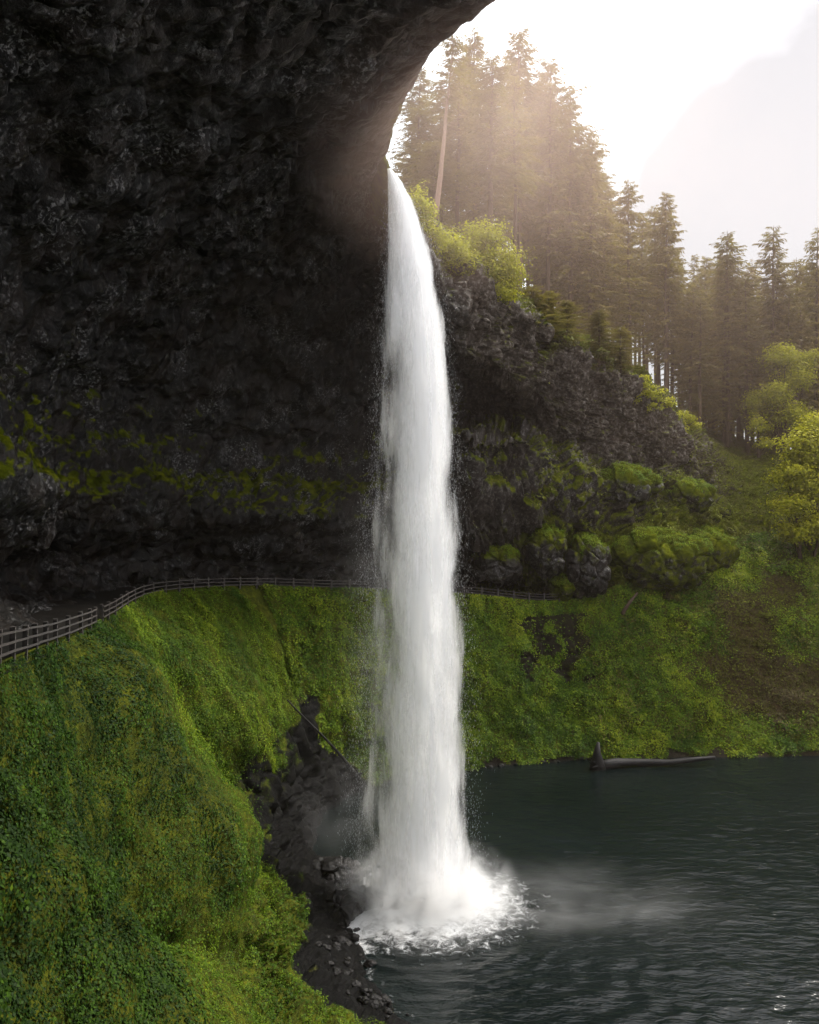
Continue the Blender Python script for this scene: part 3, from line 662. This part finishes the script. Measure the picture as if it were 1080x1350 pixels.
mbx.tube((a0 - a1v) * kk + np.stack([.1 * np.sin(kk[:, 0] * 5), 0 * kk[:, 0], .12 * np.sin(kk[:, 0] * 4)], 1), np.linspace(.17, .07, 9), 7, .15); mbx.build('trunk', M_LOG, o, True)
br = MB()
for q in (.35, .6): br.tube([(a0 - a1v) * q, (a0 - a1v) * q + (.2, -.3, .7)], [.05, .015], 5)
br.build('branch_stubs', M_LOG, o)
tag(o, 'long thin dead pole leaning down the bank left of the waterfall', 'dead tree')
a0 = np.array(P(838, 785, 101.5)) + (0, -.8, .4); a1v = np.array(P(818, 806, 100.2)) + (0, -.8, 0)
o = empty('leaning_pole', a1v); mbx = MB().tube([(0, 0, -.2), (a0 - a1v) * .5 + (0, 0, .1), a0 - a1v], [.26, .2, .14], 7, .2); mbx.build('trunk', M_BARK, o, True)
tag(o, 'short brown snag propped on the bank past the fence end', 'dead tree')

# ------------------------------------------------------------------ fences
tsf = np.linspace(0, 14, 4000); TC = catmull(TRAIL, tsf)
arc = np.concatenate([[0], np.cumsum(np.linalg.norm(np.diff(TC, axis=0), axis=1))])
def fence(px0, px1, label, step=2.35):
    pxs = 540 + TC[:, 0] / TC[:, 1] * F; ok = (TC[:, 1] > 15) & (tsf > 3)
    i0 = np.where(ok & (tsf > px0))[0][0]; i1 = np.where(ok & (tsf < px1))[0][-1]
    n_ = max(2, int(round((arc[i1] - arc[i0]) / step)) + 1); A = np.linspace(arc[i0], arc[i1], n_)
    C = np.stack([np.interp(A, arc, TC[:, k]) for k in range(3)], 1)
    root = empty('rail_fence', C[0]); fr = random.Random(int(px0 * 10))
    dirs = np.gradient(C, axis=0); dirs[:, 2] = 0; dirs /= np.linalg.norm(dirs, axis=1, keepdims=True)
    ln = np.array([[fr.uniform(-.03, .03), fr.uniform(-.03, .03), 0] for _ in C])
    for c, dd, l_ in zip(C, dirs, ln):
        sd = np.array([-dd[1], dd[0], 0]); m = MB(); hgt = 1.12 + fr.uniform(-.03, .05)
        m.box(c - C[0] + (0, 0, hgt / 2 - .3) + l_ * .5, dd * .085, sd * .085, np.array((0, 0, hgt / 2 + .3)) + l_)
        m.build('post', M_FENCE, root)
    for lv in (.34, .66, .98):
        m = MB()
        for k in range(n_ - 1):
            a = C[k] - C[0] + (0, 0, lv + fr.uniform(-.02, .02)); b_ = C[k + 1] - C[0] + (0, 0, lv + fr.uniform(-.02, .02))
            sd = np.array([-dirs[k][1], dirs[k][0], 0]) * -.11
            mid = (a + b_) / 2; hv = (b_ - a) / 2 * 1.02
            m.box(mid + sd, hv, sd / .11 * .03, np.array((0, 0, .036)))
        m.build('rail', M_FENCE, root)
    tag(root, label, 'fence', 'rail fences along the path')
fence(3.4, 6.35, 'near stretch of wooden rail fence at the left border of the view')
fence(6.75, 13.05, 'long wooden rail fence curving behind the waterfall')

# ------------------------------------------------------------------ waterfall
BASE = np.array(P(553, 1186, 60.2)); BASE[2] = 0
rowsW = [(222,511,516,62.0),(240,511,533,62.2),(262,511,545,62.3),(300,510,560,62.3),(350,507,574,62.2),(420,505,586,62),(500,501,594,61.8),(600,496,600,61.5),(700,487,605,61.2),(800,482,608,60.9),(900,480,611,60.7),(1000,476,614,60.5),(1100,470,617,60.3),(1160,466,622,60.2),(1200,462,632,60.0)]
def fall_edges(py):
    r = np.array(rowsW, float); return [np.interp(py, r[:, 0], r[:, k]) for k in (1, 2, 3)]
NV, NU, NLAY = 420, 44, 9
pys = np.linspace(222, 1192, NV); le, re_, dY = fall_edges(pys)
WV, WF, A_e, A_v, A_u, A_l = [], [], [], [], [], []
for ly in range(NLAY):
    f = (ly / (NLAY - 1)) * 2 - 1; wd = math.sqrt(max(.08, 1 - .80 * f * f))
    thick = np.interp(pys, [222, 300, 600, 1192], [.25, .9, 1.6, 2.3])
    u = np.linspace(0, 1, NU)
    c = (le + re_) / 2 - (re_ - le) * .04 + (re_ - le) * .06 * (1 - wd); hw = (re_ - le) / 2 * (1.14 * wd) * np.interp(pys, [222, 500, 1192], [.90, .97, 1])
    PX = c[:, None] + (u[None] * 2 - 1) * hw[:, None]
    YY = dY[:, None] + f * thick[:, None] + 0 * PX
    X = (PX - 540) / F * YY; Z = CAMZ - (pys[:, None] - 640) / F * YY
    pp = np.stack([X, YY, Z], -1).reshape(-1, 3)
    nz = fbm(pp * np.array([1.1, 1.1, .22]) + ly * 31.7, 3, 301 + ly)
    ex = np.tile((1 - np.abs(u * 2 - 1)), NV); sp = np.repeat(np.interp(pys, [222, 420, 1192], [.15, .5, 1]), NU)
    pp[:, 0] += nz * .55 * sp * (1.2 - ex * .7); pp[:, 1] += .5 * fbm(pp * np.array([.9, .9, .2]) + 7 + ly, 3, 340 + ly) * sp
    b0 = sum(len(q) for q in WV); WV.append(pp); WF.append(gridfaces(NV, NU) + b0)
    A_e.append(ex); A_v.append(np.repeat((pys - 222) / 970, NU)); A_u.append(np.tile(u, NV)); A_l.append(np.full(NV * NU, ly * 3.77))
wm = NT('falling_water')
cmb = wm.n('ShaderNodeCombineXYZ'); sep = wm.n('ShaderNodeSeparateXYZ'); wm.l(wm.coord(), sep.inputs[0])
wm.l(sep.outputs[0], cmb.inputs[0]); wm.l(sep.outputs[2], cmb.inputs[2]); wm.l(wm.attr('layer'), cmb.inputs[1])
n1 = wm.noise(1.0, 6, .62, wm.mapv((1.25, 1, .16), cmb.outputs[0]), .3); n2 = wm.noise(1.0, 6, .75, wm.mapv((6, 1, .7), cmb.outputs[0]), .2); n3 = wm.noise(1.0, 2, .9, wm.mapv((26, 3, 9), cmb.outputs[0]))
ed = wm.attr('edge'); fv = wm.attr('fall'); uu = wm.attr('across')
vo = wm.n('ShaderNodeTexVoronoi', feature='SMOOTH_F1', i_Scale=1.0, i_Smoothness=.35)
wz = wm.n('ShaderNodeVectorMath', operation='ADD'); wm.l(wm.mapv((.75, 1, .15), cmb.outputs[0]), wz.inputs[0])
nzv = wm.n('ShaderNodeTexNoise', i_Scale=1.0, i_Detail=4); wm.l(wm.mapv((1.1, 1, .35), cmb.outputs[0]), nzv.inputs['Vector'])
sc_ = wm.n('ShaderNodeVectorMath', operation='SCALE'); sc_.inputs['Scale'].default_value = .55; wm.l(nzv.outputs['Color'], sc_.inputs[0]); wm.l(sc_.outputs[0], wz.inputs[1]); wm.l(wz.outputs[0], vo.inputs['Vector'])
n1 = wm.math('ADD', n1, wm.math('MULTIPLY', wm.math('SUBTRACT', .48, vo.outputs['Distance']), .75))
dn = wm.math('ADD', wm.math('MULTIPLY', n1, 1.7), wm.math('ADD', wm.math('MULTIPLY', n2, .75), wm.math('MULTIPLY', n3, .45)))
bias = wm.math('ADD', wm.math('MULTIPLY', wm.sm(ed, 0, .30), .85), wm.math('MULTIPLY', wm.sm(uu, .15, .6), .5))
bias = wm.math('SUBTRACT', bias, wm.math('MULTIPLY', wm.sm(fv, .16, .5), wm.math('SUBTRACT', .34, wm.math('MULTIPLY', wm.sm(uu, .2, .62), .30))))
al = wm.sm(wm.math('ADD', dn, bias), 1.95, 2.95)
al = wm.math('MULTIPLY', al, wm.math('MULTIPLY', wm.sm(ed, 0, .06), .70))
al = wm.math('MULTIPLY', al, wm.math('SUBTRACT', 1.0, wm.math('MULTIPLY', wm.sm(fv, .985, 1.0), 1.0)))
df = wm.n('ShaderNodeBsdfDiffuse'); df.inputs[0].default_value = (.97, .975, .985, 1); tl = wm.n('ShaderNodeBsdfTranslucent'); tl.inputs[0].default_value = (.97, .975, .985, 1)
ms = wm.n('ShaderNodeMixShader'); ms.inputs[0].default_value = .5; wm.l(df.outputs[0], ms.inputs[1]); wm.l(tl.outputs[0], ms.inputs[2])
tp = wm.n('ShaderNodeBsdfTransparent'); m2 = wm.n('ShaderNodeMixShader'); wm.l(al, m2.inputs[0]); wm.l(tp.outputs[0], m2.inputs[1]); wm.l(ms.outputs[0], m2.inputs[2]); wm.l(m2.outputs[0], wm.out.inputs[0])
wf = mk('waterfall', np.concatenate(WV), np.concatenate(WF), wm.m, dict(edge=np.concatenate(A_e), fall=np.concatenate(A_v), across=np.concatenate(A_u), layer=np.concatenate(A_l)), True)
tag(wf, 'tall white waterfall plunging from the overhanging rim into the pool', 'waterfall')
# loose drops flung off the column
k = 14000; py = 230 + 960 * RNG.random(k) ** .8; l_, r_, yy = fall_edges(py)
side = RNG.random(k) < .6; off = RNG.normal(0, 9, k) * np.interp(py, [222, 400, 1192], [.4, .9, 1.6]); off = off - 4
pxx = np.where(side, l_ - off, r_ + off); yy = yy + RNG.normal(0, .9, k)
cpos = np.stack([(pxx - 540) / F * yy, yy, CAMZ - (py - 640) / F * yy], 1)
ln_ = .02 + .09 * RNG.random(k); ww = .003 + .005 * RNG.random(k)
ax_ = np.array((0, 0, 1.0)) + RNG.normal(0, .06, (k, 3)); sx = RNG.normal(size=(k, 3)); sx[:, 2] = 0; sx /= np.linalg.norm(sx, axis=1, keepdims=True)
sy = np.cross(sx, (0, 0, 1.0))
V_ = np.stack([cpos - ax_ * ln_[:, None], cpos + sx * ww[:, None], cpos + (-.5 * sx + .87 * sy) * ww[:, None], cpos + (-.5 * sx - .87 * sy) * ww[:, None], cpos + ax_ * ln_[:, None]], 1).reshape(-1, 3)
t0 = np.arange(k)[:, None] * 5
FT = np.concatenate([t0 + np.array(q) for q in ((0, 2, 1), (0, 3, 2), (0, 1, 3), (4, 1, 2), (4, 2, 3), (4, 3, 1))])
dm = NT('water_drop'); dm.set(Base_Color=(.8, .82, .85), Roughness=.4)
tag(mk('water_drops', V_, FT, dm.m, None, True), 'loose white drops flung off the edges of the waterfall', 'spray', kind='stuff')

# ------------------------------------------------------------------ pool
NX, NY = 420, 420
xs = np.linspace(-14, 86, NX); ys = np.linspace(20, 96, NY)
XX, YY = np.meshgrid(xs, ys, indexing='ij'); wp = np.stack([XX.ravel(), YY.ravel(), 0 * XX.ravel()], 1)
rd = np.hypot(wp[:, 0] - BASE[0], wp[:, 1] - BASE[1]); ang = np.arctan2(wp[:, 1] - BASE[1], wp[:, 0] - BASE[0])
rw = rd + 2.2 * fbm(wp / 7, 3, 401) + .8 * fbm(wp / 2.4, 2, 402)
hgt = .03 * np.sin(rw * 3.1) * np.exp(-rd / 45) * (.5 + .5 * vnoise(wp / 6, 403)) + .045 * fbm(wp / np.array([1.9, 1.2, 1]), 4, 404) + .16 * np.exp(-(rd / 4.5) ** 2) * fbm(wp / .9, 3, 405)
calm = sstep(96, 82, wp[:, 1]); wp[:, 2] = hgt * 2.3 * (.35 + .65 * calm) * (.6 + .5 * sstep(80, 45, wp[:, 1]))
el = np.hypot((wp[:, 0] - BASE[0] - .6) / 1.15, (wp[:, 1] - BASE[1] + .3))
foam = np.clip(1.35 - el / 6.4, 0, 1.3) + .30 * np.exp(-(el / 9) ** 2)
dsh = np.min(np.hypot(wp[:, 0][:, None] - SH[None, ::8, 0], wp[:, 1][:, None] - SH[None, ::8, 1]), axis=1)
foam = foam + .34 * np.exp(-(dsh / .7) ** 2) * sstep(78, 62, wp[:, 1]) + .32 * np.exp(-(np.hypot(wp[:, 0] + 4.2, wp[:, 1] - 57) / 2.2) ** 2)
pt = NT('pool_water')
fo = pt.math('ADD', pt.attr('foam'), pt.math('MULTIPLY', pt.math('SUBTRACT', pt.noise(1.3, 9, .8, None, .6), .5), 2.6))
ff = pt.math('MULTIPLY', pt.sm(fo, .45, 1.25), .95)
h_ = pt.math('ADD', pt.noise(1.0, 3, .55, pt.mapv((.6, 1.7, 1))), pt.math('MULTIPLY', pt.noise(4.0, 3, .6, pt.mapv((.8, 1.5, 1))), .2))
pt.bump(h_, 1.0, .13)
deep = pt.ramp(pt.noise(.08, 2), [(.35, (.002, .005, .005)), (.7, (.005, .009, .009))])
pt.set(Base_Color=pt.mix(ff, deep, (.8, .82, .84)), Roughness=pt.math('ADD', pt.math('MULTIPLY', ff, .5), .12), IOR=1.33)
tag(mk('water', wp, gridfaces(NX, NY), pt.m, dict(foam=foam), True), kind='structure')

# ------------------------------------------------------------------ mist
def mist(c, r, dens, label, scale=.45, seed=0, stretch=(1, 1, 1), tone=(.97, .98, .99), aniso=0, lo=.36, power=2.0):
    o = mk('mist', IVs * np.array(r) * 1.0, IFs, None, None, True); o.location = c
    t = NT('mist_vapour'); t.N.remove(t.bsdf)
    mp = t.n('ShaderNodeMapping'); mp.inputs['Scale'].default_value = (1 / r[0], 1 / r[1], 1 / r[2]); t.l(t.coord(), mp.inputs[0])
    ln2 = t.n('ShaderNodeVectorMath', operation='LENGTH'); t.l(mp.outputs[0], ln2.inputs[0])
    fall = t.math('POWER', t.math('SUBTRACT', 1.0, ln2.outputs['Value'], clamp=True), power)
    nz = t.noise(scale, 4, .6, t.mapv(stretch), .8)
    dv = t.math('MULTIPLY', fall, t.math('MULTIPLY', t.sm(nz, lo, .74), dens))
    vol = t.n('ShaderNodeVolumeScatter'); vol.inputs['Color'].default_value = (*tone, 1); vol.inputs['Anisotropy'].default_value = aniso; t.l(dv, vol.inputs['Density']); t.l(vol.outputs[0], t.out.inputs['Volume'])
    o.data.materials.append(t.m); tag(o, label, 'mist', kind='stuff'); return o
mist(tuple(BASE + (.6, -.8, .4)), (7.8, 6.4, 5.0), 5.0, 'dense white mist boiling at the foot of the waterfall', .55)
mist(tuple(BASE + (9, -3.0, .8)), (17, 5.5, 4), .20, 'thin streak of spray drifting right over the pool', .5, 0, (.4, .8, 1.6))
mist(tuple(BASE + (-6.5, 7, 3.5)), (7, 7, 7), .04, 'thin grey mist over the black shore left of the waterfall', .3)
mist((-1.5, 66, 18), (6.5, 6, 22), .05, 'faint vapour hanging beside the falling column', .3)

mist((24, 122, 66), (52, 34, 46), .0058, 'haze drifting through the tall conifer stand, pink warmth added for sun glow', .05, 0, (1, 1, 1), (1, .71, .53), .3, .1, 1.0)  # tree haze, its pink warmth added to stand in for sun flare
mist((5.5, 46, 53), (14, 13, 12), .05, 'warm haze added under the overhanging rim to stand in for sun glow', .12, 0, (1, 1, 1), (1, .70, .58), .3, .1, 1.3)  # added volume imitating the sun flare at the rim

# ------------------------------------------------------------------ air
def box_obj(name, lo, hi, mat):
    m = MB(); c = (np.array(lo) + hi) / 2; h = (np.array(hi, float) - lo) / 2
    m.box(c, (h[0], 0, 0), (0, h[1], 0), (0, 0, h[2])); return m.build(name, mat)
hm = NT('haze_air'); hm.N.remove(hm.bsdf)
pv = hm.n('ShaderNodeVolumePrincipled'); pv.inputs['Color'].default_value = (.97, .80, .71, 1); pv.inputs['Density'].default_value = .00045; pv.inputs['Anisotropy'].default_value = .82
hm.l(pv.outputs[0], hm.out.inputs['Volume'])
tag(box_obj('haze', (-130, -60, -6), (220, 290, 125), hm.m), kind='stuff')

# ------------------------------------------------------------------ light, sky, camera
SUN_AZ, SUN_EL = math.radians(62), math.radians(50)       # azimuth right of straight ahead
sd = Vector((math.sin(SUN_AZ) * math.cos(SUN_EL), math.cos(SUN_AZ) * math.cos(SUN_EL), math.sin(SUN_EL)))
sl = bpy.data.lights.new('sun', 'SUN'); sl.energy = 2.8; sl.angle = math.radians(12); sl.color = (1, .94, .85)
so = bpy.data.objects.new('sun', sl); COL.objects.link(so); so.rotation_euler = (-sd).to_track_quat('-Z', 'Y').to_euler()
W = bpy.data.worlds.new('World'); SC.world = W; W.use_nodes = True; wt_ = W.node_tree; nd = wt_.nodes; lk = wt_.links
bg = nd['Background']; bg.inputs[1].default_value = .1
sk = nd.new('ShaderNodeTexSky'); sk.sky_type = 'NISHITA'; sk.sun_disc = False; sk.sun_elevation = SUN_EL; sk.sun_rotation = SUN_AZ
tc = nd.new('ShaderNodeTexCoord'); mp = nd.new('ShaderNodeMapping'); mp.inputs['Scale'].default_value = (1, 1, 2.2); lk.new(tc.outputs['Generated'], mp.inputs[0])
nz = nd.new('ShaderNodeTexNoise'); nz.inputs['Scale'].default_value = 2.2; nz.inputs['Detail'].default_value = 6; nz.inputs['Roughness'].default_value = .5; lk.new(mp.outputs[0], nz.inputs['Vector'])
rp = nd.new('ShaderNodeValToRGB'); e = rp.color_ramp.elements; e[0].position = .36; e[0].color = (3.9, 3.85, 3.9, 1); e[1].position = .82; e_ = rp.color_ramp.elements.new(.62); e_.color = (4.5, 4.42, 4.45, 1); e[1].color = (13.4, 13.5, 14, 1); 
sx_ = nd.new('ShaderNodeSeparateXYZ'); lk.new(tc.outputs['Generated'], sx_.inputs[0])
mr = nd.new('ShaderNodeMapRange'); mr.interpolation_type = 'SMOOTHSTEP'; mr.inputs[1].default_value = .10; mr.inputs[2].default_value = .34; mr.inputs[3].default_value = 0; mr.inputs[4].default_value = 1; lk.new(sx_.outputs[0], mr.inputs[0])
ad = nd.new('ShaderNodeMath'); ad.operation = 'ADD'; n8 = nd.new('ShaderNodeMath'); n8.operation = 'MULTIPLY_ADD'; n8.inputs[1].default_value = .7; n8.inputs[2].default_value = .15; lk.new(nz.outputs['Fac'], n8.inputs[0]); lk.new(n8.outputs[0], ad.inputs[0]); m3 = nd.new('ShaderNodeMapRange'); m3.interpolation_type = 'SMOOTHSTEP'; m3.inputs[1].default_value = .34; m3.inputs[2].default_value = .62; m3.inputs[3].default_value = 1; m3.inputs[4].default_value = 0; lk.new(sx_.outputs[2], m3.inputs[0])
m4 = nd.new('ShaderNodeMapRange'); m4.interpolation_type = 'SMOOTHSTEP'; m4.inputs[1].default_value = .45; m4.inputs[2].default_value = .75; lk.new(sx_.outputs[1], m4.inputs[0])
m5 = nd.new('ShaderNodeMath'); m5.operation = 'MULTIPLY'; lk.new(mr.outputs[0], m5.inputs[0]); lk.new(m3.outputs[0], m5.inputs[1])
m6 = nd.new('ShaderNodeMath'); m6.operation = 'MULTIPLY'; lk.new(m5.outputs[0], m6.inputs[0]); lk.new(m4.outputs[0], m6.inputs[1])
m7 = nd.new('ShaderNodeMath'); m7.operation = 'MULTIPLY_ADD'; m7.inputs[1].default_value = -.42; m7.inputs[2].default_value = .14; lk.new(m6.outputs[0], m7.inputs[0]); lk.new(m7.outputs[0], ad.inputs[1]); lk.new(ad.outputs[0], rp.inputs[0])
mx = nd.new('ShaderNodeMix'); mx.data_type = 'RGBA'; mx.inputs[0].default_value = .9; lk.new(sk.outputs[0], mx.inputs[6]); lk.new(rp.outputs[0], mx.inputs[7]); lk.new(mx.outputs[2], bg.inputs[0])

cd = bpy.data.cameras.new('camera'); co = bpy.data.objects.new('camera', cd); COL.objects.link(co)
co.location = (0, 0, CAMZ); co.rotation_euler = (math.radians(90), 0, 0)
cd.sensor_fit = 'VERTICAL'; cd.sensor_height = 24; cd.lens = 24 * F / 1350; cd.shift_y = -35 / 1350; cd.clip_end = 2000; cd.clip_start = .1
SC.camera = co
SC.view_settings.view_transform = 'Standard'; SC.view_settings.look = 'None'; SC.view_settings.gamma = 1; SC.view_settings.exposure = 1.05
cy = SC.cycles; cy.use_denoising = True; cy.max_bounces = 16; cy.diffuse_bounces = 12; cy.transparent_max_bounces = 40; cy.transmission_bounces = 12; cy.volume_bounces = 3; cy.volume_step_rate = 2.0; cy.volume_max_steps = 256
cy.use_adaptive_sampling = True; cy.adaptive_threshold = .02; cy.sample_clamp_indirect = 6
